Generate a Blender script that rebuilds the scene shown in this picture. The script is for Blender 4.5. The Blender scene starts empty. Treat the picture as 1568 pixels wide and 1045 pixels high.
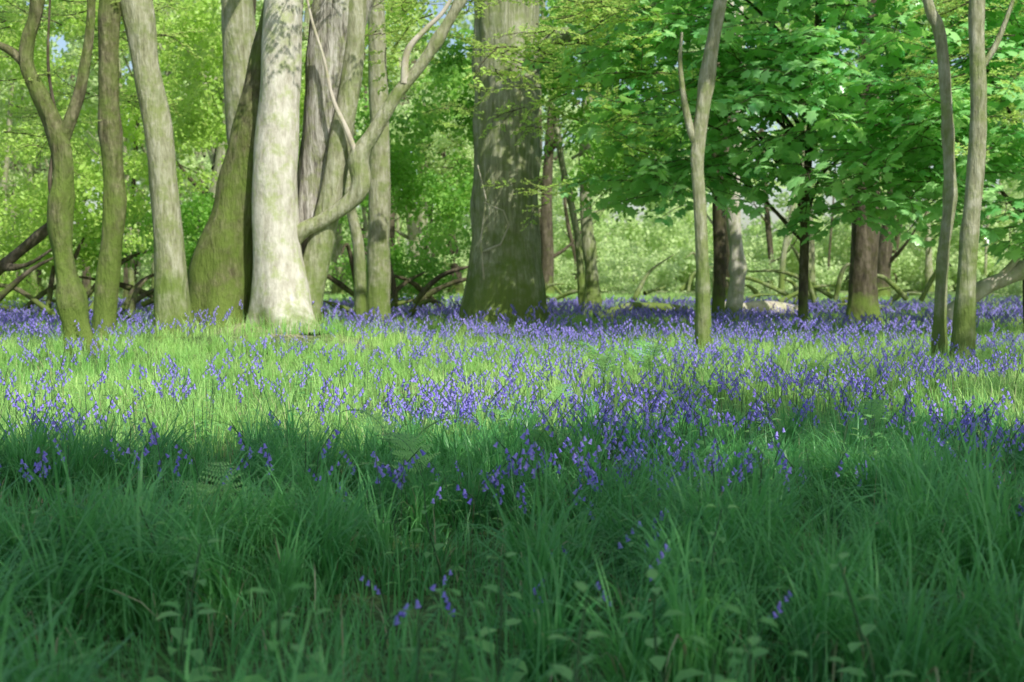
import bpy, math, random
import numpy as np
from mathutils import Vector, noise, Matrix

random.seed(11)
sc = bpy.context.scene
sc.view_settings.view_transform = 'Standard'
sc.view_settings.look = 'None'
sc.view_settings.exposure = 0
R = random.random
def U(a, b): return a + (b - a) * random.random()
def N(x, y, z=0.0): return noise.noise(Vector((x, y, z)))

# ------------------------------------------------------------------ terrain
def gh(x, y):
    z = 0.12 * N(x * 0.2, y * 0.2)
    z += 0.42 * math.exp(-(((x + 3.6) / 1.5) ** 2 + ((y - 20) / 1.4) ** 2))
    z += 0.18 * math.exp(-(((x + 5.0) / 0.9) ** 2 + ((y - 17.3) / 1.0) ** 2))
    z += 0.18 * math.exp(-(((x + 0.2) / 1.6) ** 2 + ((y - 26) / 1.6) ** 2))
    return z

# ------------------------------------------------------------------ mesh builder
class MB:
    def __init__(s): s.v=[]; s.f=[]; s.m=[]; s.t=[]
    def vert(s, p, t=0.0):
        s.v.append((p[0], p[1], p[2])); s.t.append(t); return len(s.v)-1
    def face(s, idx, m=0): s.f.append(tuple(idx)); s.m.append(m)
    def mesh(s, name, mats, smooth=True):
        me = bpy.data.meshes.new(name); me.from_pydata(s.v, [], s.f)
        for m in mats: me.materials.append(m)
        me.polygons.foreach_set('material_index', s.m)
        if smooth: me.polygons.foreach_set('use_smooth', [True]*len(s.f))
        a = me.attributes.new('tint', 'FLOAT', 'POINT'); a.data.foreach_set('value', s.t)
        me.update(); return me
def add(name, me, parent=None):
    o = bpy.data.objects.new(name, me); sc.collection.objects.link(o)
    if parent: o.parent = parent
    return o

def catmull(P, n):
    out=[]
    Q=[P[0]*2-P[1]]+P+[P[-1]*2-P[-2]]
    for i in range(1,len(Q)-2):
        for k in range(n):
            t=k/n; a,b,c,d=Q[i-1],Q[i],Q[i+1],Q[i+2]
            out.append(0.5*((2*b)+(c-a)*t+(2*a-5*b+4*c-d)*t*t+(3*b-a-3*c+d)*t**3))
    out.append(P[-1]); return out

def tube(mb, pts, seg=12, mat=0, sub=6, rough=0.08, ridge=0.0, flare=0.0, knob=0.0):
    P=[np.array(p,float) for p in pts]
    C=catmull(P, sub)
    up=None; prev=None; z0=C[0][2]; ph=U(0,6)
    for i,c in enumerate(C):
        p=Vector(c[:3]); r=max(c[3],0.002)
        a=C[min(i+1,len(C)-1)][:3]-C[max(i-1,0)][:3]
        T=Vector(a).normalized()
        if up is None: up=T.orthogonal().normalized()
        up=(up-T*up.dot(T)).normalized(); B=T.cross(up)
        ring=[]
        k1=1+knob*max(0,N(p.z*2.3+ph,p.x*2,p.y))*2
        for s in range(seg):
            an=2*math.pi*s/seg
            d=up*math.cos(an)+B*math.sin(an)
            rr=r*k1*(1+rough*2*N(p.x*2.2+d.x*1.1,p.y*2.2+d.y*1.1,p.z*1.4)+ridge*N(d.x*6+ph,d.y*6,p.z*0.5))
            if flare>0:
                h=max(0,p.z-z0)
                rr*=1+flare*math.exp(-h/0.25)*(0.75+0.6*math.sin(an*3+ph)+.3*math.sin(an*5+ph*2))
            q=p+d*rr
            ring.append(mb.vert(q, c[2]))
        if prev:
            for s in range(seg):
                mb.face((prev[s],prev[(s+1)%seg],ring[(s+1)%seg],ring[s]),mat)
        prev=ring
    mb.face(prev,mat)

# ------------------------------------------------------------------ materials
def newmat(name):
    m=bpy.data.materials.new(name); m.use_nodes=True
    nt=m.node_tree; nt.nodes.clear()
    return m,nt,nt.nodes,nt.links
def ramp(nodes, stops):
    r=nodes.new('ShaderNodeValToRGB'); e=r.color_ramp.elements
    while len(e)<len(stops): e.new(0.5)
    for i,(p,c) in enumerate(stops): e[i].position=p; e[i].color=(*c,1)
    return r

def leaf_mat(name, c_dark, c_light, trans, tcol, rough=0.45, spec=0.5):
    m,nt,n,l=newmat(name)
    oi=n.new('ShaderNodeObjectInfo'); at=n.new('ShaderNodeAttribute'); at.attribute_name='tint'
    ir=n.new('ShaderNodeAttribute'); ir.attribute_name='irnd'
    a0=n.new('ShaderNodeMath'); a0.operation='ADD'; fr=n.new('ShaderNodeMath'); fr.operation='FRACT'
    l.new(oi.outputs['Random'],a0.inputs[0]); l.new(ir.outputs['Fac'],a0.inputs[1]); l.new(a0.outputs[0],fr.inputs[0])
    ad=n.new('ShaderNodeMath'); ad.operation='ADD'
    mu=n.new('ShaderNodeMath'); mu.operation='MULTIPLY'; mu.inputs[1].default_value=0.5
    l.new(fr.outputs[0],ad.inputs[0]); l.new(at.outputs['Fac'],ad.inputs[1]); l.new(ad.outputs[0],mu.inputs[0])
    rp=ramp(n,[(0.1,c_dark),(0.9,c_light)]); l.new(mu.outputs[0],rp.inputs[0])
    rt=ramp(n,[(0.1,tuple(v*0.75 for v in tcol)),(0.9,tcol)]); l.new(mu.outputs[0],rt.inputs[0])
    p=n.new('ShaderNodeBsdfPrincipled'); p.inputs['Roughness'].default_value=rough
    p.inputs['Specular IOR Level'].default_value=spec
    l.new(rp.outputs[0],p.inputs['Base Color'])
    t=n.new('ShaderNodeBsdfTranslucent'); l.new(rt.outputs[0],t.inputs[0])
    mx=n.new('ShaderNodeMixShader'); mx.inputs[0].default_value=trans
    l.new(p.outputs[0],mx.inputs[1]); l.new(t.outputs[0],mx.inputs[2])
    o=n.new('ShaderNodeOutputMaterial'); l.new(mx.outputs[0],o.inputs[0])
    return m

M_grass_shade=leaf_mat('grass_blade_shade',(0.035,0.22,0.055),(0.22,0.55,0.17),0.38,(0.28,0.74,0.18),0.36,0.45)  # darker grass copy for the foreground, shade put into its colour
M_grass_lit=leaf_mat('grass_blade_lit',(0.13,0.45,0.08),(0.58,0.85,0.28),0.42,(0.74,0.96,0.32),0.42,0.3)  # brighter, yellower grass copy, sunlight put into its colour
M_leaf =leaf_mat('leaf_green',(0.13,0.36,0.06),(0.36,0.64,0.14),0.5,(0.56,0.90,0.18),0.4)
M_leafy=leaf_mat('leaf_spring',(0.32,0.58,0.08),(0.60,0.84,0.20),0.5,(0.80,0.97,0.28),0.45)
M_syc  =leaf_mat('leaf_sycamore',(0.10,0.44,0.12),(0.52,0.88,0.34),0.42,(0.54,0.95,0.22),0.28,1.0)
M_far  =leaf_mat('leaf_distant_hazed',(0.46,0.68,0.26),(0.80,0.93,0.50),0.5,(0.84,0.97,0.5),0.6)  # leaf colour paled to stand in for distance haze
M_fern =leaf_mat('fern_frond',(0.18,0.50,0.12),(0.34,0.64,0.20),0.4,(0.54,0.86,0.28),0.5)
M_bell =leaf_mat('bluebell_petal',(0.24,0.19,0.80),(0.50,0.41,0.95),0.35,(0.52,0.44,0.96),0.5,0.3)
M_stem =leaf_mat('bluebell_stem',(0.06,0.14,0.05),(0.1,0.2,0.08),0.15,(0.2,0.4,0.1),0.5)
M_dry  =leaf_mat('dry_grass',(0.36,0.34,0.18),(0.58,0.54,0.32),0.3,(0.5,0.46,0.26),0.7,0.2)

def bark_mat(name, c1, c2, c3, moss=0.5, moss_h=1.2, bump=0.5, zs=0.25, scale=9, mossc=(0.15,0.22,0.04)):
    m,nt,n,l=newmat(name)
    tc=n.new('ShaderNodeTexCoord'); mp=n.new('ShaderNodeMapping'); mp.inputs['Scale'].default_value=(1,1,zs)
    l.new(tc.outputs['Object'],mp.inputs[0])
    n1=n.new('ShaderNodeTexNoise'); n1.inputs['Scale'].default_value=scale; n1.inputs['Detail'].default_value=8; n1.inputs['Roughness'].default_value=0.65
    l.new(mp.outputs[0],n1.inputs[0])
    n2=n.new('ShaderNodeTexNoise'); n2.inputs['Scale'].default_value=2.6; n2.inputs['Detail'].default_value=8; n2.inputs['Roughness'].default_value=.65
    l.new(tc.outputs['Object'],n2.inputs[0])
    rp=ramp(n,[(0.3,c1),(0.5,c2),(0.68,c3)]); l.new(n1.outputs[0],rp.inputs[0])
    n3=n.new('ShaderNodeTexNoise'); n3.inputs['Scale'].default_value=5; n3.inputs['Detail'].default_value=8; n3.inputs['Roughness'].default_value=.7
    l.new(tc.outputs['Object'],n3.inputs[0])
    rl=ramp(n,[(0.48,(0,0,0)),(0.62,(0.75,0.75,0.75))]); l.new(n3.outputs[0],rl.inputs[0])
    ml=n.new('ShaderNodeMix'); ml.data_type='RGBA'; l.new(rl.outputs[0],ml.inputs[0]); l.new(rp.outputs[0],ml.inputs[6])
    ml.inputs[7].default_value=(c2[0]*.68,c2[1]*.82,c2[2]*.42,1)
    sx=n.new('ShaderNodeSeparateXYZ'); l.new(tc.outputs['Object'],sx.inputs[0])
    mr=n.new('ShaderNodeMapRange'); mr.inputs[1].default_value=0.1; mr.inputs[2].default_value=moss_h; mr.inputs[3].default_value=0.62; mr.inputs[4].default_value=moss-0.5
    l.new(sx.outputs[2],mr.inputs[0])
    m2=n.new('ShaderNodeMath'); m2.operation='MULTIPLY_ADD'; m2.inputs[1].default_value=1.8; m2.inputs[2].default_value=-0.4; l.new(n2.outputs[0],m2.inputs[0])
    ad=n.new('ShaderNodeMath'); ad.operation='ADD'; l.new(mr.outputs[0],ad.inputs[0]); l.new(m2.outputs[0],ad.inputs[1])
    rm=ramp(n,[(0.55,(0,0,0)),(1.0,(0.9,0.9,0.9))]); l.new(ad.outputs[0],rm.inputs[0])
    mm=n.new('ShaderNodeMix'); mm.data_type='RGBA'; l.new(rm.outputs[0],mm.inputs[0]); l.new(ml.outputs[2],mm.inputs[6]); mm.inputs[7].default_value=(*mossc,1)
    p=n.new('ShaderNodeBsdfPrincipled'); p.inputs['Roughness'].default_value=0.9; p.inputs['Specular IOR Level'].default_value=0.2
    l.new(mm.outputs[2],p.inputs['Base Color'])
    b=n.new('ShaderNodeBump'); b.inputs['Strength'].default_value=bump; b.inputs['Distance'].default_value=0.08
    l.new(n1.outputs[0],b.inputs['Height']); l.new(b.outputs[0],p.inputs['Normal'])
    o=n.new('ShaderNodeOutputMaterial'); l.new(p.outputs[0],o.inputs[0])
    return m
B_smooth=bark_mat('bark_smooth',(0.36,0.33,0.25),(0.56,0.53,0.44),(0.70,0.67,0.58),0.14,1.2,0.5,0.35,11)
B_rough =bark_mat('bark_furrowed',(0.06,0.05,0.04),(0.44,0.41,0.34),(0.76,0.73,0.65),0.25,1.5,1.0,0.12,18)
B_moss  =bark_mat('bark_mossy',(0.05,0.045,0.02),(0.16,0.15,0.08),(0.32,0.30,0.17),0.7,3.0,1.0,0.3,14)
B_green =bark_mat('bark_green',(0.19,0.19,0.10),(0.36,0.36,0.23),(0.52,0.51,0.38),0.5,1.9,0.8,0.25,16)
B_oak   =bark_mat('bark_oak',(0.13,0.14,0.07),(0.33,0.34,0.21),(0.52,0.52,0.38),0.5,2.3,0.8,0.12,16)
B_dark  =bark_mat('bark_dark',(0.035,0.03,0.02),(0.10,0.085,0.055),(0.20,0.17,0.12),0.3,1.2,0.7,0.3,9)
B_pale  =bark_mat('bark_dead_pale',(0.35,0.3,0.22),(0.5,0.45,0.36),(0.62,0.57,0.48),0.0,0.4,0.4,0.3,10)

m,nt,n,l=newmat('woodland_soil')
tc=n.new('ShaderNodeTexCoord')
n1=n.new('ShaderNodeTexNoise'); n1.inputs['Scale'].default_value=0.5; n1.inputs['Detail'].default_value=9; n1.inputs['Roughness'].default_value=0.6
n2=n.new('ShaderNodeTexNoise'); n2.inputs['Scale'].default_value=22; n2.inputs['Detail'].default_value=6
l.new(tc.outputs['Object'],n1.inputs[0]); l.new(tc.outputs['Object'],n2.inputs[0])
r1=ramp(n,[(0.35,(0.05,0.11,0.03)),(0.52,(0.14,0.22,0.08)),(0.64,(0.42,0.40,0.27))]); l.new(n1.outputs[0],r1.inputs[0])
r2=ramp(n,[(0.35,(0.45,0.45,0.45)),(0.65,(1.3,1.25,1.15))]); l.new(n2.outputs[0],r2.inputs[0])
mx=n.new('ShaderNodeMix'); mx.data_type='RGBA'; mx.blend_type='MULTIPLY'; mx.inputs[0].default_value=1
l.new(r1.outputs[0],mx.inputs[6]); l.new(r2.outputs[0],mx.inputs[7])
p=n.new('ShaderNodeBsdfPrincipled'); p.inputs['Roughness'].default_value=1; p.inputs['Specular IOR Level'].default_value=0.1
l.new(mx.outputs[2],p.inputs['Base Color'])
b=n.new('ShaderNodeBump'); b.inputs['Strength'].default_value=0.8; b.inputs['Distance'].default_value=0.03; l.new(n2.outputs[0],b.inputs['Height']); l.new(b.outputs[0],p.inputs['Normal'])
o=n.new('ShaderNodeOutputMaterial'); l.new(p.outputs[0],o.inputs[0]); M_soil=m

G=150
ax=np.sinh(np.linspace(-4.2,4.2,G))*12
mb=MB()
for j in range(G):
    for i in range(G):
        x=ax[i]; y=ax[j]+14
        mb.vert((x,y,gh(x,y)))
for j in range(G-1):
    for i in range(G-1):
        a=j*G+i; mb.face((a,a+1,a+G+1,a+G))
add('ground',mb.mesh('ground',[M_soil]))

# ------------------------------------------------------------------ instancing
def coll(name, meshes):
    c=bpy.data.collections.new(name)
    for i,me in enumerate(meshes):
        c.objects.link(bpy.data.objects.new('%s_%02d'%(name,i),me))
    return c
def scatter(name, items, c, parent=None, real=True):
    nv=len(c.objects)
    me=bpy.data.meshes.new(name); me.from_pydata([i[0] for i in items],[],[])
    a=me.attributes.new('rot','FLOAT_VECTOR','POINT'); a.data.foreach_set('vector',np.array([i[1] for i in items],dtype=np.float32).ravel())
    a=me.attributes.new('scl','FLOAT_VECTOR','POINT'); a.data.foreach_set('vector',np.array([i[2] if hasattr(i[2],'__len__') else (i[2],)*3 for i in items],dtype=np.float32).ravel())
    a=me.attributes.new('vid','INT','POINT'); a.data.foreach_set('value',[random.randrange(nv) for _ in items])
    a=me.attributes.new('irnd','FLOAT','POINT'); a.data.foreach_set('value',[R() for _ in items])
    ng=bpy.data.node_groups.new(name,'GeometryNodeTree')
    ng.interface.new_socket('Geometry',in_out='INPUT',socket_type='NodeSocketGeometry')
    ng.interface.new_socket('Geometry',in_out='OUTPUT',socket_type='NodeSocketGeometry')
    gi=ng.nodes.new('NodeGroupInput'); go=ng.nodes.new('NodeGroupOutput')
    ci=ng.nodes.new('GeometryNodeCollectionInfo'); ci.inputs[0].default_value=c
    ci.inputs['Separate Children'].default_value=True; ci.inputs['Reset Children'].default_value=True
    ip=ng.nodes.new('GeometryNodeInstanceOnPoints'); ip.inputs['Pick Instance'].default_value=True
    def na(nm,t):
        q=ng.nodes.new('GeometryNodeInputNamedAttribute'); q.data_type=t; q.inputs[0].default_value=nm; return q.outputs[0]
    L=ng.links
    L.new(gi.outputs[0],ip.inputs['Points']); L.new(ci.outputs[0],ip.inputs['Instance'])
    L.new(na('vid','INT'),ip.inputs['Instance Index']); L.new(na('rot','FLOAT_VECTOR'),ip.inputs['Rotation'])
    L.new(na('scl','FLOAT_VECTOR'),ip.inputs['Scale'])
    if real:
        rl=ng.nodes.new('GeometryNodeRealizeInstances'); L.new(ip.outputs[0],rl.inputs[0]); L.new(rl.outputs[0],go.inputs[0])
    else: L.new(ip.outputs[0],go.inputs[0])
    ob=add(name,me,parent); md=ob.modifiers.new('scatter','NODES'); md.node_group=ng
    return ob

# ------------------------------------------------------------------ leaf protos
def leaf(mb, p, d, nrm, L, W, t, m=0):
    d=d.normalized(); s=d.cross(nrm).normalized(); nn=s.cross(d)
    f=U(0.1,0.3)
    a=mb.vert(p,t); b=mb.vert(p+d*L*U(.38,.5)+s*W*0.5+nn*f*W,t); e=mb.vert(p+d*L,t); h=mb.vert(p+d*L*U(.38,.5)-s*W*0.5+nn*f*W,t)
    mb.face((a,b,e),m); mb.face((a,e,h),m)
def fleaf(mb, p, d, nrm, L, W, t, m=0):
    d=d.normalized(); s=d.cross(nrm).normalized(); nn=s.cross(d)
    f=U(0.05,0.25)
    a=mb.vert(p,t); b=mb.vert(p+d*L*0.3+s*W*0.46+nn*f*W,t); c=mb.vert(p+d*L*0.66+s*W*0.34+nn*f*W*0.6,t)
    e=mb.vert(p+d*L-nn*L*0.15,t); g=mb.vert(p+d*L*0.66-s*W*0.34+nn*f*W*0.6,t); h=mb.vert(p+d*L*0.3-s*W*0.46+nn*f*W,t)
    mid=mb.vert(p+d*L*0.5,t)
    for q in ((a,b,mid),(b,c,mid),(c,e,mid),(e,g,mid),(g,h,mid),(h,a,mid)): mb.face(q,m)
def palm(mb,p,d,nrm,L,t,m=0):
    d=d.normalized(); s=d.cross(nrm).normalized(); nn=s.cross(d)
    c=mb.vert(p+d*L*0.42+nn*L*0.03,t)
    prof=[(0,0.0),(-0.08,0.30),(0.18,0.27),(0.30,0.56),(0.44,0.28),(0.66,0.36),(0.66,0.18),(1.0,0)]
    full=prof+[(u,-w) for u,w in reversed(prof[1:-1])]
    ids=[mb.vert(p+d*L*u+s*L*w-nn*L*(0.12*abs(w)*2+0.15*max(0,u-0.4))*U(.5,1.4),t) for u,w in full]
    for i in range(len(ids)): mb.face((ids[i],ids[(i+1)%len(ids)],c),m)
def rv():
    v=Vector((random.gauss(0,1),random.gauss(0,1),random.gauss(0,1))); return v.normalized()
def twig(mb,a,b,r,m=1):
    d=(b-a).normalized(); u=d.orthogonal().normalized(); w=d.cross(u)
    A=[];B=[]
    for k in range(3):
        o=u*math.cos(k*2.094)+w*math.sin(k*2.094)
        A.append(mb.vert(a+o*r)); B.append(mb.vert(b+o*r*0.6))
    for k in range(3): mb.face((A[k],A[(k+1)%3],B[(k+1)%3],B[k]),m)
def spray_proto(name, mat, leafL, n_side=9, per=7, length=1.2, sk=.15):
    mb=MB(); pts=[]; p=Vector((0,0,0)); d=Vector((1,0,0.1))
    for i in range(n_side+1):
        pts.append(p.copy()); d=(d+rv()*0.18+Vector((0,0,-0.03))).normalized(); p=p+d*length/n_side
    for i in range(n_side):
        twig(mb,pts[i],pts[i+1],0.012*(1-i/n_side)+0.003)
        side=1 if i%2 else -1
        dd=((pts[i+1]-pts[i]).normalized()*0.7+Vector((0,side,U(-.2,.35)))).normalized()
        ln=length*0.5*(1-0.5*i/n_side)*U(0.6,1.1); q=pts[i].copy(); twig(mb,q,q+dd*ln,0.004)
        for k in range(per):
            q2=q+dd*ln/per
            for e in (1,-1):
                if R()<sk: continue
                s=dd.cross(Vector((0,0,1)))*e
                ld=(dd*0.6+s+rv()*0.45).normalized()
                leaf(mb,q2,ld,(Vector((0,0,1))+rv()*0.6).normalized(),leafL*U(.7,1.25),leafL*U(.6,.85),R())
            q=q2
    return mb.mesh(name,[mat,B_dark])
def syc_proto(name):
    mb=MB(); p=Vector((0,0,0)); d=Vector((1,0,0.15)).normalized()
    for i in range(6):
        q=p+d*0.17; twig(mb,p,q,0.008)
        for e in (1,-1):
            s=Vector((-d.y,d.x,0)).normalized()*e
            st=(d*0.5+s+Vector((0,0,U(-.1,.4)))).normalized()
            b=q+st*U(0.08,0.16); twig(mb,q,b,0.003)
            palm(mb,b,(st+Vector((0,0,-0.35))+rv()*0.25).normalized(),(Vector((0,0,1))+rv()*0.5).normalized(),U(0.16,0.26),R())
        p=q; d=(d+rv()*0.12+Vector((0,0,-0.06))).normalized()
    palm(mb,p,d,Vector((0,0,1)),0.2,R())
    return mb.mesh(name,[M_syc,B_dark])
def blob_proto(name,mat,n=150,rad=1.0,L=0.2):
    mb=MB(); sub=[rv()*U(.2,1)*rad*0.75 for _ in range(7)]
    for i in range(n):
        c=random.choice(sub); q=c+rv()*rad*0.42*U(.3,1); q.z*=0.75
        leaf(mb,q,(rv()+Vector((0,0,-.3))),(rv()*0.8+Vector((0,-.2,.8))).normalized(),L*U(.6,1.2),L*U(.6,.9),R())
    return mb.mesh(name,[mat])
C_can   =coll('shade_twig',[spray_proto('shade_twig',M_leaf,0.13,8,5,1.2,.1) for _ in range(5)])
C_light =coll('spring_twig',[spray_proto('spring_twig',M_leafy,0.08,8,6,1.0) for _ in range(5)])
C_syc   =coll('sycamore_twig',[syc_proto('sycamore_twig') for _ in range(6)])
C_blob  =coll('foliage_clump',[blob_proto('foliage_clump',M_leaf,150,1.0,0.17) for _ in range(4)])
C_blobl =coll('light_clump',[blob_proto('light_clump',M_leafy,150,1.0,0.16) for _ in range(4)])
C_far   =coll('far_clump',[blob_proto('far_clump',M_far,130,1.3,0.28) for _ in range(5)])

# ------------------------------------------------------------------ sun
KX,KY=0.50,0.85
S=Vector((KX,-KY,1)).normalized()
ELL=[(-3.9,10.8,3.3,3.0),(-5.2,15.5,5.0,4.4),(-0.9,13.2,1.2,2.4),(-1.1,9.8,1.0,1.2),(1.2,16.5,1.2,1.6),(3.6,10.5,.8,1.0),(3.0,9.0,.6,.6),
     (-4.8,22,3.6,4.0),(2.2,12.6,.6,.8),(4.6,14,.8,.9),(1.0,20.0,1.8,1.8),(.9,9.9,.5,.6),
     (4.5,19,1.4,1.2),(-9,19,2.5,3),(.9,7.0,.4,.4),(2.6,6.3,.4,.4),(3.2,16.5,.6,.7)]
def lit(x,y,mg=0.0):
    for cx,cy,a,b in ELL:
        m_=min(mg,.55*a+.15)
        if ((x-cx)/(a+m_))**2+((y-cy)/(b+m_))**2 < 1+0.3*N(x*1.3,y*1.3,9): return 1.0
    if y<20: return 1 if N(x*0.8,y*0.8,21)>(.5 if y<7 else 0.42) else 0.0
    if y<26 and x<1.6: return 1 if N(x*.5,y*.5,5)>0 else 0
    return 1
items=[]
for _ in range(7000):
    x=U(-13,18); y=U(-16,18); z=max(8.0,2.4+0.215*y)+U(0,3)
    rz=U(0,6.28); s=U(.9,1.4)
    cx=x+math.cos(rz)*.6*s; cy=y+math.sin(rz)*.6*s
    gx=cx-KX*z; gy=cy+KY*z
    if gy<-1.0 or gy>27 or abs(gx)>.5*gy+3: continue
    if lit(gx,gy,.75)>0: continue
    if gy>7.5 and (R()<.2 or N(x*.7,y*.7,31)>.36): continue
    items.append(((x,y,z),(U(-.3,.3),U(-.3,.3),rz),s))
shade_canopy_items=items

# ------------------------------------------------------------------ trees
def tree(name, stems, mats, limbs=5, limb_z=(5.5,9), spread=3.5):
    mb=MB()
    for s in stems:
        tube(mb,s['p'],seg=s.get('seg',16),mat=s.get('m',0),sub=s.get('sub',7),rough=s.get('rough',0.08),ridge=s.get('ridge',0),flare=s.get('flare',0),knob=s.get('knob',0))
    top=[Vector(s['p'][-1][:3]) for s in stems if s['p'][-1][2]>5.5]
    tr=[s['p'][-1][3] for s in stems if s['p'][-1][2]>5.5]
    for i in range(limbs):
        if not top: break
        k=random.randrange(len(top)); a=top[k]; r=tr[k]
        an=U(0,6.28); ln=U(0.6,1)*spread; dz=U(1.0,3.0)
        d=Vector((math.cos(an),math.sin(an),0))
        tube(mb,[(a.x,a.y,a.z-0.3,r*0.75),(a.x+d.x*ln*.35,a.y+d.y*ln*.35,a.z+dz*.45,r*.5),
                 (a.x+d.x*ln*.7,a.y+d.y*ln*.7,a.z+dz*.75,r*.3),(a.x+d.x*ln,a.y+d.y*ln,a.z+dz,r*.1)],seg=8,sub=5)
    return add(name,mb.mesh(name,mats))
def st(d, pts, **k):
    g=gh(pts[0][0],d+ (pts[0][3] if len(pts[0])>3 else 0))
    P=[]
    for i,q in enumerate(pts):
        P.append((q[0], d+(q[3] if len(q)>3 else 0), q[1] if q[1]>0 else g-0.15, q[2]))
    k['p']=P; return k

main=tree('sycamore_tree',[
  st(20,[(-3.16,0,.42),(-3.2,.55,.42),(-3.28,1.27,.345),(-3.32,2.0,.325),(-3.30,2.64,.315),(-3.26,3.4,.285),(-3.22,4.02,.275),(-3.18,4.94,.27),(-3.0,6.5,.24),(-2.9,8.6,.17)],flare=.6,seg=28,m=0,rough=.06),
  st(20.5,[(-4.25,0,.52),(-4.2,.6,.5),(-4.08,1.27,.45),(-3.88,2.18,.40),(-3.7,3.1,.33),(-3.48,4.02,.28),(-3.3,4.94,.24),(-3.3,6.5,.2,.6),(-3.6,8.3,.15,1)],flare=.55,seg=28,m=2,ridge=.14,rough=.12),
  st(20.5,[(-3.1,0,.30),(-3.05,1.0,.24),(-2.9,2.18,.21),(-2.75,3.1,.27),(-2.58,4.02,.36),(-2.38,4.94,.40),(-2.1,5.8,.33),(-1.7,7.8,.22)],seg=28,m=1,ridge=.14,rough=.1),
  st(20.2,[(-2.95,0,.24),(-2.88,.8,.22),(-2.78,1.27,.20),(-2.56,2.18,.18),(-2.40,3.1,.16),(-2.24,4.02,.14),(-2.15,5.5,.12),(-2.1,7,.08)],seg=16,m=3,flare=.2),
  st(20.0,[(-3.05,1.55,.08),(-2.93,1.72,.10),(-2.6,1.88,.10),(-2.29,2.09,.115),(-2.12,2.35,.12),(-2.15,2.73,.115),(-1.92,3.1,.10),(-1.6,3.6,.09),(-1.23,4.06,.08),(-.91,4.57,.07),(-.6,5.1,.06),(0.1,6.2,.03)],seg=12,m=3,knob=.3),
  st(19.95,[(-2.16,2.72,.05),(-2.3,3.1,.04),(-2.5,3.55,.03),(-2.62,4.1,.022),(-2.8,4.7,.02),(-2.9,5.3,.012)],seg=6,m=4),
  st(19.95,[(-1.5,3.75,.06),(-1.45,4.2,.05),(-1.2,4.5,.04),(-.95,4.75,.03),(-.7,5.2,.02)],seg=6,m=4),
],[B_smooth,B_rough,B_moss,B_green,B_pale],limbs=9,spread=4)
tree('ash_tree',[st(19.5,[(-4.62,0,.27),(-4.66,.7,.235),(-4.68,1.27,.21),(-4.74,2.16,.195),(-4.83,3.05,.185),(-4.98,3.95,.185),(-5.12,4.84,.21),(-5.5,6.5,.16),(-5.7,8.2,.1)],flare=.5,seg=18)],[B_green],limbs=4)
tree('hawthorn_tree',[
  st(17,[(-5.12,0,.17),(-5.2,.5,.15),(-5.33,1.1,.13),(-5.37,1.79,.125),(-5.34,2.41,.13),(-5.42,2.8,.12),(-5.58,3.2,.10),(-5.75,3.58,.09),(-5.73,3.9,.08),(-5.6,4.37,.07),(-5.5,5.8,.05)],knob=.25,rough=.2,flare=.6,seg=20,sub=9),
  st(17,[(-5.38,2.6,.09),(-5.22,3.0,.075),(-5.1,3.4,.065),(-4.98,4.2,.05),(-5.0,5.6,.04)],knob=.3,seg=12),
  st(17,[(-5.7,3.5,.06),(-5.95,3.75,.05),(-6.3,3.9,.03)],seg=8,knob=.3),
  st(17,[(-5.4,1.9,.05),(-5.5,2.2,.03),(-5.42,2.9,.022),(-5.5,3.6,.02),(-5.45,4.6,.012)],seg=6,m=1),
],[B_moss,B_dark],limbs=3,spread=2)
tree('ash_tree',[st(19.4,[(-5.6,0,.17),(-5.52,.9,.15),(-5.4,2.13,.14),(-5.46,3.4,.135),(-5.42,4.9,.13),(-5.2,7.5,.1)],flare=.4,knob=.2)],[B_moss],limbs=3)
tree('beech_tree',[st(24.5,[(-4.45,0,.36),(-4.5,2,.32),(-4.6,4,.30),(-4.7,6,.28),(-4.8,9,.2)],flare=.4)],[B_green],limbs=5)
tree('beech_tree',[st(28,[(-2.66,0,.28),(-2.62,1.5,.22),(-2.6,4,.19),(-2.7,8,.14)],flare=.3)],[B_green],limbs=4)
tree('hazel_tree',[st(27,[(-2.88,0,.12),(-2.9,1.5,.11),(-3.1,2.8,.09),(-3.0,5,.06),(-3,6,.05)])],[B_green],limbs=3,spread=2)
tree('oak_tree',[st(26,[(-.2,0,.76),(-.16,.8,.70),(-.14,1.6,.63),(-.1,3,.59),(-.08,4.2,.58),(-.1,5.6,.58),(-.1,7.5,.5),(.2,10,.4)],flare=.35,seg=36,ridge=.12,rough=.07),
  st(25.6,[(.3,4.9,.16),(.9,5.35,.13),(1.6,5.3,.11),(2.3,5.5,.08),(3.0,5.4,.05)],seg=8,knob=.4),
  st(25.2,[(-.50,1.5,.022,.1),(-.20,1.62,.02,-.1),(-.05,1.95,.016,-.2),(-.15,2.2,.012,-.3),(-.5,2.35,.008,-.3)],seg=5,m=1,sub=1),
  st(25.2,[(-.5,1.0,.02,.1),(-.55,1.7,.016,-.1),(-.45,2.4,.014,-.2),(-.6,3.0,.01,-.2)],seg=5,m=1,sub=1),
],[B_oak,B_pale],limbs=8,spread=5)
tree('young_ash_tree',[
  st(19,[(2.57,0,.115),(2.55,.6,.10),(2.54,1.26,.09),(2.5,2.0,.085),(2.46,2.57,.085),(2.49,2.9,.09),(2.61,3.87,.095),(2.76,4.75,.075),(2.9,6,.06),(2.95,7.5,.04)],flare=.3,seg=12,knob=.2),
  st(19,[(2.47,2.8,.06),(2.38,3.0,.055),(2.28,3.44,.04),(2.23,3.9,.03),(2.25,4.3,.015)],seg=8)],[B_green],limbs=3,spread=2)
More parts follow.
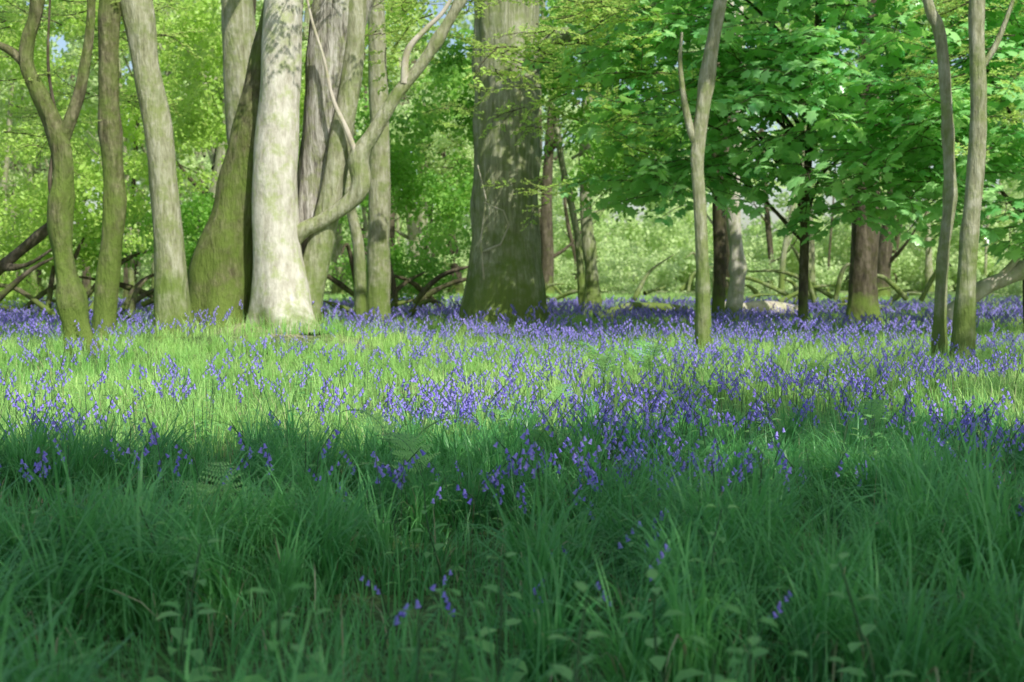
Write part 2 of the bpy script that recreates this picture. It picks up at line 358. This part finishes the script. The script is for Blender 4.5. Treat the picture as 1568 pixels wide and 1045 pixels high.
tree('young_ash_tree',[st(17.5,[(5.25,0,.09),(5.29,1.24,.075),(5.37,2.05,.075),(5.33,2.85,.07),(5.27,3.65,.07),(5.2,4.1,.065),(5.05,4.5,.06),(4.8,6,.05)],seg=10,knob=.3,flare=.2)],[B_green],limbs=3,spread=2)
tree('young_ash_tree',[st(17,[(5.38,0,.14),(5.44,1.24,.105),(5.52,2.41,.1),(5.54,3.2,.095),(5.5,4.37,.09),(5.6,7,.06)],seg=12,flare=.3,knob=.1),
   st(17,[(5.54,3.5,.04),(5.75,3.85,.035),(5.95,4.4,.02)],seg=6)],[B_green],limbs=3,spread=2)
tree('oak_tree',[st(30,[(7.38,0,.36),(7.42,1.2,.30),(7.45,3,.27),(7.5,8,.2)],flare=.3,ridge=.1)],[B_dark],limbs=4)
tree('hazel_tree',[st(28,[(4.05,0,.14),(4.08,1.5,.12),(4.0,4,.1),(4,6,.07)])],[B_dark],limbs=3,spread=2)
tree('hazel_tree',[st(29,[(4.45,0,.18),(4.6,1.2,.15),(4.5,2.5,.13),(4.6,6,.08)],knob=.3)],[B_smooth],limbs=3,spread=2)
tree('hazel_tree',[st(35,[(2.0,0,.22),(1.95,1.2,.16),(1.8,3,.14),(1.9,7,.1)],knob=.4)],[B_oak],limbs=3)
scatter('shade_canopy',shade_canopy_items,C_can)  # unseen leaf layer added to cast shade, gaps cut for sun patches

def log(name,pts,mat,**k):
    mb=MB()
    for P in pts: tube(mb,P,seg=k.get('seg',10),sub=6,knob=.3,rough=.15)
    return add(name,mb.mesh(name,[mat]))
log('fallen_branch',[[(7.0,24,.0,.16),(7.8,24,.75,.13),(8.6,24,1.15,.12),(9.8,24.3,1.6,.09)],[(8.2,24,1.0,.06),(8.6,23.8,1.6,.04),(8.7,23.8,2.1,.02)]],B_pale)
log('fallen_branch',[[(-9.2,22,.5,.1),(-8.2,22,1.0,.09),(-7.6,22,1.45,.08),(-7.0,22,1.95,.06)],[(-7.9,22,1.2,.05),(-7.4,21.8,1.25,.03),(-6.8,21.6,1.6,.015)]],B_dark)
log('fallen_log',[[(4.8,33,.22,.2),(6.0,33.2,.25,.18),(6.9,33.4,.22,.14)]],B_pale)
log('fallen_log',[[(1.8,30,.15,.1),(2.6,30.4,.4,.1),(3.8,30.6,.3,.09)]],B_oak)
for (x0,x1,y0,y1,m_,nn_) in [(-3.4,-.8,29,33,B_dark,16),(6,12,34,42,B_oak,14),(-11,-7,27,32,B_dark,14),(1,9,40,52,B_oak,16)]:
    br=[]
    for i in range(nn_):
        a=Vector((U(x0,x1),U(y0,y1),U(.1,.5))); d=Vector((U(-1,1),U(-.4,.4),U(.05,.8))).normalized()*U(1,2.6)
        br.append([(a.x,a.y,a.z,.07),(a.x+d.x*.5+U(-.2,.2),a.y+d.y*.5,a.z+d.z*.6,.05),(a.x+d.x,a.y+d.y,max(.1,a.z+d.z*U(.5,1)),.015)])
    log('brushwood_pile',br,m_,seg=6)

mb=MB()
spots=[]
for i in range(140):
    y=U(32,95); x=U(-.5,.5)*y*1.05
    if abs(x/y-0.0)<0.04 and y<45: continue
    if -.06<x/y<.4 and y<60 and R()<.65: continue
    spots.append((x,y)); r=random.choice((.06,.08,.12,.18,.28)); lx=U(-1.6,1.6); g=gh(x,y)
    tube(mb,[(x,y,g-.1,r*1.25),(x+lx*.1,y,2,r),(x+lx*.4+U(-.3,.3),y,5,r*.85),(x+lx,y,12,r*.5)],seg=9,sub=3,mat=i%3,flare=.3,knob=.2)
    for k in range(4):
        a=U(0,6.28); z=U(1.5,8); ln=U(1,3)
        tube(mb,[(x+lx*.2,y,z,r*.4),(x+math.cos(a)*ln*.5,y+math.sin(a)*ln*.5,z+ln*.3,r*.25),(x+math.cos(a)*ln,y+math.sin(a)*ln,z+ln*.9,r*.06)],seg=5,sub=3,mat=i%3)
dist=add('distant_trees',mb.mesh('distant_trees',[B_green,B_oak,B_dark]))

# ------------------------------------------------------------------ foliage masses
def rot(): return (U(-.5,.5),U(-.4,.6),U(0,6.28))
def ellip(cx,cy,cz,a,b,c,n,sc0,sc1,thr=-.25,fr=.6,shell=0.35):
    out=[]
    k=0
    while len(out)<n and k<n*12:
        k+=1
        v=rv()*(shell+(1-shell)*R()**.5)
        x,y,z=cx+v.x*a,cy+v.y*b,cz+v.z*c
        if z<0.15: continue
        if N(x*fr,y*fr,z*fr*1.4)<thr: continue
        out.append(((x,y,z),(U(-.4,.4),U(-.2,.5),U(0,6.28)),U(sc0,sc1)))
    return out
it=[]
it+=ellip(5.6,22.3,4.6,2.6,1.8,2.6,400,.85,1.25,0,.9)
it+=ellip(8.6,23,4.2,2.4,2,2.5,240,.9,1.2,0,.9)
it+=ellip(3.0,23.5,4.3,1.7,1.5,2.2,200,.85,1.1,-.05,.9)
it+=ellip(4.5,23,6.6,4,2,1.3,100,.9,1.2,0,.9)
it=[(p_,(r_[0]*.8+.35,r_[1],r_[2]) if R()<.5 else r_,s_) for p_,r_,s_ in it]
mbs=MB()
for i in range(26):
    x=U(2.6,9.5); y=U(22.5,24); z=U(2.8,6)
    bx,by=(4.9,24) if x<6.6 else (8.8,24.2)
    tube(mbs,[(bx,by,max(.9,z-1.2),.04),((bx+x)/2,(by+y)/2,z-.3,.025),(x,y-1.0,z,.008)],seg=5,sub=4)
tube(mbs,[(4.9,24,-.1,.09),(4.95,24,2.5,.07),(5.1,24,5,.06),(5.2,24,8,.04)],seg=10)
tube(mbs,[(8.8,24.2,-.1,.09),(8.75,24.2,2.5,.07),(8.9,24,5,.06),(9,24,8,.04)],seg=10)
sb=add('sycamore_bush',mbs.mesh('sycamore_bush',[B_dark]))
scatter('sycamore_foliage',it,C_syc,sb)
it=[]
it+=ellip(1.4,22.5,4.0,1.2,1.2,1.7,50,.7,1.0,-.1)
it+=ellip(-.3,21.5,4.9,1.6,1,.8,40,.7,1.0,-.2)
it+=ellip(.5,22.8,3.2,.7,.7,1.1,18,.5,.8,-.2)
it+=ellip(-.9,23.2,3.6,.5,.5,1.1,12,.4,.7,-.3)
it+=ellip(-2.0,21.8,4.9,.9,.8,.6,22,.6,.9)
it+=ellip(-6.6,20.5,4.3,1.8,1.3,1.3,50,.7,1.0,-.1)
it+=ellip(5.2,18.5,4.9,1.5,.9,.6,24,.6,.9,0)
it+=ellip(7,19.5,3.6,1.2,.9,1.2,26,.6,.9,-.1)
it+=ellip(-5.2,17.3,3.0,.7,.5,.9,10,.3,.5)
it+=ellip(-2.2,18.2,6.0,1.2,.9,.7,14,.5,.9)  # out-of-view twigs added to throw leaf shadows on the front trunk
scatter('spring_foliage',it,C_light,main)
it=[];il=[]
for (cx,cy,cz,a,b,c,n,l_) in [
   (-8.5,28,5,3.5,2.5,3.6,80,1),(-12,33,5,5,3,5,110,1),(-5.5,30,5.5,3,2,3.0,70,1),(-6.5,31,1.6,2.5,2,1.3,34,0),
   (-1.6,31,4.2,2.2,1.6,2.2,60,0),(-.5,33,7,4,2,2.4,60,1),(1.7,30,5.2,2.4,1.8,2.2,70,0),(4.5,31,6.2,4,2.2,2.4,70,0),
   (9.5,32,6.2,4.5,3,3.0,80,0),(14,34,6,4,3,3.6,80,1),(-3.2,36,2.2,2.5,1.6,1.7,36,0),(2.4,28.5,3.4,1.3,1.1,.9,24,0),
   (-10.5,30,1.8,2.2,2,1.5,34,1),(-15,38,3,5,3,3,80,1)]:
    e=ellip(cx,cy,cz,a,b,c,n,.55,.9,-.15,.35,.3)
    (il if l_ else it).extend(e)
scatter('understorey_foliage',it,C_blob)
scatter('light_understorey_foliage',il,C_blobl)
it=[]
for (x,y) in spots:
    n=int(9+9*R()); h=U(6.5,10.5); w=U(2.5,4.5)
    if y<38: n=int(n*.5)
    for q in ellip(x,y,h,w,w,U(2.5,4.5),n,.6,1.1,-.2,.25,.3):
        if q[0][2]>3.4+0.022*y: it.append(q)
for i in range(60):
    y=U(62,95); x=U(-.5,.5)*y
    it+=ellip(x,y,U(.6,1.6),U(1,3),1.2,U(.6,2.0),6,.5,.8,-.3)
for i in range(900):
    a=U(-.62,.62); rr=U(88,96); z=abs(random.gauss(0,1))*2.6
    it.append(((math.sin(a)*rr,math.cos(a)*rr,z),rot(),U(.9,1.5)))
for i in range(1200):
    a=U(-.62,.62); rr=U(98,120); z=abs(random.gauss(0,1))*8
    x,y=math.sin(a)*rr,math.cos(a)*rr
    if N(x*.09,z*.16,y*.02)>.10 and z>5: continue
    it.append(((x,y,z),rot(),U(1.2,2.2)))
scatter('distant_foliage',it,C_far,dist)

# ------------------------------------------------------------------ grass
def blade(mb,p,az,L,w,bend,t0,mat=0,n=5):
    d=Vector((math.cos(az),math.sin(az),0)); s=Vector((-d.y,d.x,0)); tw=U(-.6,.6)
    s=(s+d*tw).normalized(); pr=None
    for i in range(n+1):
        u=i/n; th=bend*u*u*1.5
        q=p if i==0 else q+(d*math.sin(min(th,2.3))+Vector((0,0,1))*math.cos(min(th,2.3)))*L/n
        ww=w*(1-u**1.6)*.5
        if i<n:
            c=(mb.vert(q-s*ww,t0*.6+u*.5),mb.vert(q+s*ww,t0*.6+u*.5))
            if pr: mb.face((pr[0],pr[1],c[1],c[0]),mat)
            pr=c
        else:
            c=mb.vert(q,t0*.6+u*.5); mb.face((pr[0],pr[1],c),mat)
def tuft(name,n,rad,L0,L1,w,b0,b1,dry=.04,seg=5,mat=None):
    mb=MB()
    lean=U(0,6.28)
    for i in range(n):
        a=U(0,6.28); r=rad*R()**.7
        p=Vector((math.cos(a)*r,math.sin(a)*r,-.02))
        az=a+U(-.9,.9) if R()<.6 else lean+U(-.6,.6)
        dr=R()<dry
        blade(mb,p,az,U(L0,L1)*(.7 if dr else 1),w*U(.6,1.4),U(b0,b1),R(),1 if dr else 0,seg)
    return mb.mesh(name,[mat or M_grass_shade,M_dry])
def tile(name,n,size,L0,L1,w,b0,b1,dry,seg,mat):
    mb=MB(); sd=U(0,50)
    k=0
    while k<n:
        p=Vector((U(-.5,.5)*size,U(-.5,.5)*size,-.03)); q=N(p.x*5,p.y*5,sd)
        if q<-.15 and R()<.6: continue
        k+=1
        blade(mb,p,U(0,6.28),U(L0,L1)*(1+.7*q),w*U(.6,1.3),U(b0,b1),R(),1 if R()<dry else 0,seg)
    return mb.mesh(name,[mat,M_dry])
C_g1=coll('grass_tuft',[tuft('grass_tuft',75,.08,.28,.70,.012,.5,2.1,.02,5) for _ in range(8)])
C_g2=coll('meadow_tuft',[tuft('meadow_tuft',60,.08,.28,.60,.010,.4,1.7,.02,4,M_grass_lit) for _ in range(5)])  # tufts in the sun-coloured grass copy, for the lit zone
C_t1=coll('grass_tile_near',[tile('grass_tile_near',480,.9,.10,.28,.008,.2,1.4,.04,3,M_grass_shade) for _ in range(5)])
C_t2=coll('grass_tile_mid',[tile('grass_tile_mid',560,1.3,.12,.32,.010,.15,1.2,.04,3,M_grass_lit) for _ in range(5)])
C_t3=coll('grass_tile_far',[tile('grass_tile_far',340,2.2,.10,.26,.02,.1,1.1,.15,2,M_grass_lit) for _ in range(3)])
def grid(size,d0,d1,thr=None):
    out=[]; y=d0
    while y<d1:
        x=-(.45*y+1.6)
        while x<.45*y+1.6:
            X=x+U(-.12,.12)*size; Y=y+U(-.12,.12)*size
            if thr is None or N(X*.25,Y*.25,60)>thr:
                if not ((X+3.2)**2+(Y-20)**2<.2 or (X+.2)**2+(Y-26)**2<.6):
                    out.append(((X,Y,gh(X,Y)),(0,0,random.randrange(4)*math.pi/2+U(-.15,.15)),(1,1,U(.8,1.15))))
            x+=size*.93
        y+=size*.93
    return out
def wedge(d0,d1,n):
    out=[]
    while len(out)<n:
        d=math.sqrt(U(d0*d0,d1*d1)); x=U(-1,1)*(.44*d+1.3)
        out.append((x,d))
    return out
def blocked(x,y):
    return (x+3.2)**2+(y-20)**2<.3 or (x+4.2)**2+(y-20.5)**2<.35 or (x+.2)**2+(y-26)**2<.6
def shade_edge(x): return 8.0+1.2*N(x*.6,3,3)+(2.0 if x>0 else 0)  # where shade-coloured grass gives way to the sun-coloured copy
scatter('grass',[q for q in grid(.9,1.3,11.8) if q[0][1]<shade_edge(q[0][0])+.5],C_t1)
scatter('meadow_grass',[q for q in grid(1.3,6.2,27) if q[0][1]>shade_edge(q[0][0])-.2],C_t2)
scatter('distant_grass',grid(2.2,27,70,-.15),C_t3,None,False)
it=[];i2=[]
for x,y in wedge(1.8,7.6,900):
    k=N(x*.9,y*.9,40)
    if k<-.04: continue
    it.append(((x,y,gh(x,y)),(U(-.2,.2),U(-.2,.2),U(0,6.28)),U(.6,1.0)*(1+.5*k)*(1 if y<5.5 else .78)))
for x,y in wedge(7.6,19,1200):
    k=N(x*.7,y*.7,40)
    if k<.03 or blocked(x,y): continue
    (i2 if (x<0 or y>10.5) else it).append(((x,y,gh(x,y)),(0,0,U(0,6.28)),U(.42,.68)*(1+.3*k)))
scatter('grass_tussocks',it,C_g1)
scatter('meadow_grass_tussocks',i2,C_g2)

# ------------------------------------------------------------------ bluebells
def bluebell(name,lo=False):
    mb=MB(); H=U(.30,.42); az=U(0,6.28); d=Vector((math.cos(az),math.sin(az),0))
    P=[]
    for i in range(7):
        u=i/6; P.append(Vector((0,0,-.02))+Vector((0,0,1))*H*(u-.12*max(0,u-.6)*2)+d*(.09*max(0,u-.45)**1.5*3))
    for i in range(0,6,2): twig(mb,P[i],P[i+2],.003,1)
    nb=random.randint(4,8); ns=4 if lo else 5
    for k in range(nb):
        u=.66+.34*k/nb; f=u*6; i=min(5,int(f)); q=P[i].lerp(P[i+1],f-i)
        a=az+U(-1.3,1.3); o=Vector((math.cos(a),math.sin(a),0))
        top=q+o*.012+Vector((0,0,.004))
        ax_=(Vector((0,0,-1))+o*U(.1,.8)).normalized(); u1=ax_.orthogonal().normalized(); w1=ax_.cross(u1)
        rings=[]; t=R(); g_=U(.8,1.1)
        for (h,r) in ([(0,.003),(.012,.007),(.024,.011)] if lo else [(0,.003),(.008,.006),(.015,.0062),(.021,.0105)]):
            rings.append([mb.vert(top+ax_*h*g_+(u1*math.cos(j*6.2832/ns)+w1*math.sin(j*6.2832/ns))*r*g_,t) for j in range(ns)])
        for A,B in zip(rings,rings[1:]):
            for j in range(ns): mb.face((A[j],A[(j+1)%ns],B[(j+1)%ns],B[j]),0)
    return mb.mesh(name,[M_bell,M_stem])
C_b=coll('bluebell_plant',[bluebell('bluebell_plant') for _ in range(9)])
C_bl=coll('bluebell_far',[bluebell('bluebell_far',True) for _ in range(6)])
it=[]
for x,y in wedge(3.8,6.2,360):
    if N(x*1.3,y*1.3,77)>.0 and x>-.5 and R()<.5: it.append((x,y,.95))
for x,y in wedge(5.6,12.8,9000):
    k=N(x*.9,y*.9,77)
    pr=.6 if x>-.7 else .22
    if y<7.5: pr*=.75
    if k>-.08 and R()<pr*(.35+1.9*k): it.append((x,y,1.1))
for x,y in wedge(12.5,21,4600):
    k=N(x*.7,y*.7,78)
    if x<-1.2 and y<18.5 and R()<.5: continue
    if k>-.15 and not blocked(x,y) and R()<.5+k+(.25 if y>16 else 0): it.append((x,y,1.12))
def fin(it): return [((x,y,gh(x,y)),(U(-.15,.15),U(-.15,.15),U(0,6.28)),s*U(.75,1.12)) for x,y,s in it]
scatter('bluebells',fin(it),C_b)
it=[]
for x,y in wedge(20,42,9000):
    if N(x*.3,y*.3,79)>-.2: it.append((x,y,1.35))
scatter('distant_bluebells',fin(it),C_bl)

# ------------------------------------------------------------------ ferns & nettles
def fern_mesh(name):
    mb=MB()
    for f in range(random.randint(2,4)):
        az=U(0,6.28); d=Vector((math.cos(az),math.sin(az),0)); s=Vector((-d.y,d.x,0)); H=U(.14,.24); Ln=U(.28,.4)
        stem=[Vector((0,0,-.02)),Vector((0,0,H*.5))+d*.02,Vector((0,0,H))+d*.06]
        q=stem[2]; twig(mb,stem[0],stem[1],.004,1); twig(mb,stem[1],stem[2],.0035,1)
        n=12; dirn=(d*.8+Vector((0,0,1.2))).normalized()
        for i in range(n):
            q2=q+dirn*Ln/n; twig(mb,q,q2,.002,1)
            pl=.10*(1-i/n)**.9*U(.85,1.1)
            for e in (1,-1):
                pd=(s*e+dirn*.4+rv()*.14).normalized(); m_=max(3,int(9*(1-i/n)))
                pn=pd.cross(dirn).normalized(); sd=pn.cross(pd)
                for k in range(m_):
                    b=q2+pd*pl*(k+.5)/m_; ll=.013*(1-k/m_)*(1-.4*i/n)+.003
                    for e2 in (1,-1):
                        tip=b+sd*e2*ll+pd*ll*.3; h=pd*pl/m_*.40
                        t=R(); mb.face([mb.vert(b-h,t),mb.vert(b+h,t),mb.vert(tip+h*.3,t),mb.vert(tip-h*.3,t)],0)
            q=q2; dirn=(dirn+d*.05+Vector((0,0,-0.11))+rv()*.03).normalized()
    return mb.mesh(name,[M_fern,M_stem])
FM=[fern_mesh('bracken_frond') for _ in range(5)]
for i,(x,y) in enumerate([(-.35,6.0),(.1,7.4),(-.55,6.8),(1.3,13.2),(1.6,14.2),(.9,13.6),(2.0,14.6),(.75,11.8),(-1.1,5.4),(2.6,12.4),(2.1,8.3),(.3,9.5),(1.2,10.3)]):
    o=add('bracken_fern',FM[i%5]); o.location=(x,y,gh(x,y)); o.rotation_euler=(0,0,U(0,6.28)); o.scale=(U(.95,1.2)*(1.15 if y>11 else 1),)*3
def nettle(name):
    mb=MB(); H=U(.22,.36); p=Vector((0,0,-.02)); n=5
    for i in range(n):
        q=p+Vector((U(-.01,.01),U(-.01,.01),H/n)); twig(mb,p,q,.003,1); a=i*1.57+U(-.2,.2)
        sz=.07*(1-.13*i)
        for e in (0,math.pi):
            dd=Vector((math.cos(a+e),math.sin(a+e),U(.0,.4)))
            fleaf(mb,q+dd*.012,dd,Vector((0,0,1)),sz,sz*.62,R(),0)
        p=q
    return mb.mesh(name,[M_fern,M_stem])
C_n=coll('nettle',[nettle('nettle') for _ in range(5)])
it=[]
for x,y in wedge(2.4,12,700):
    if N(x*1.1,y*1.1,90)>.05: it.append(((x,y,gh(x,y)),(U(-.2,.2),U(-.2,.2),U(0,6.28)),U(.8,1.4)))
for x,y in [(-.5,3.0),(-.47,3.06),(-.2,3.0),(-.16,3.08),(.12,3.0),(.38,3.4),(.45,2.8),(.5,2.86),(.4,2.8),(-.05,3.6),(-.9,3.7),(.9,3.3)]:
    it.append(((x,y,gh(x,y)),(U(-.2,.2),U(-.2,.2),U(0,6.28)),U(1.3,1.6)))
scatter('nettle_patch',it,C_n)

# ------------------------------------------------------------------ light, sky, camera
sd=bpy.data.lights.new('sun','SUN'); sd.energy=5.0; sd.angle=math.radians(.5); sd.color=(1,.97,.91)
so=bpy.data.objects.new('sun',sd); sc.collection.objects.link(so); so.rotation_euler=(-S).to_track_quat('-Z','Y').to_euler(); so.location=(10,-12,30)
w=bpy.data.worlds.new('World'); sc.world=w; w.use_nodes=True
nt=w.node_tree; bg=nt.nodes['Background']; sky=nt.nodes.new('ShaderNodeTexSky'); sky.sky_type='NISHITA'; sky.sun_disc=False
sky.sun_elevation=math.asin(S.z); sky.sun_rotation=math.atan2(S.x,S.y); sky.dust_density=1.5
nt.links.new(sky.outputs[0],bg.inputs[0]); bg.inputs[1].default_value=.15
cam=bpy.data.cameras.new('camera'); co=bpy.data.objects.new('camera',cam); sc.collection.objects.link(co)
cam.lens=50; cam.sensor_width=36; cam.clip_end=1500; cam.clip_start=.05
co.location=(0,0,1.12); co.rotation_euler=(math.radians(90-2.75),0,0)
cam.dof.use_dof=True; cam.dof.focus_distance=8.5; cam.dof.aperture_fstop=3.5
sc.camera=co
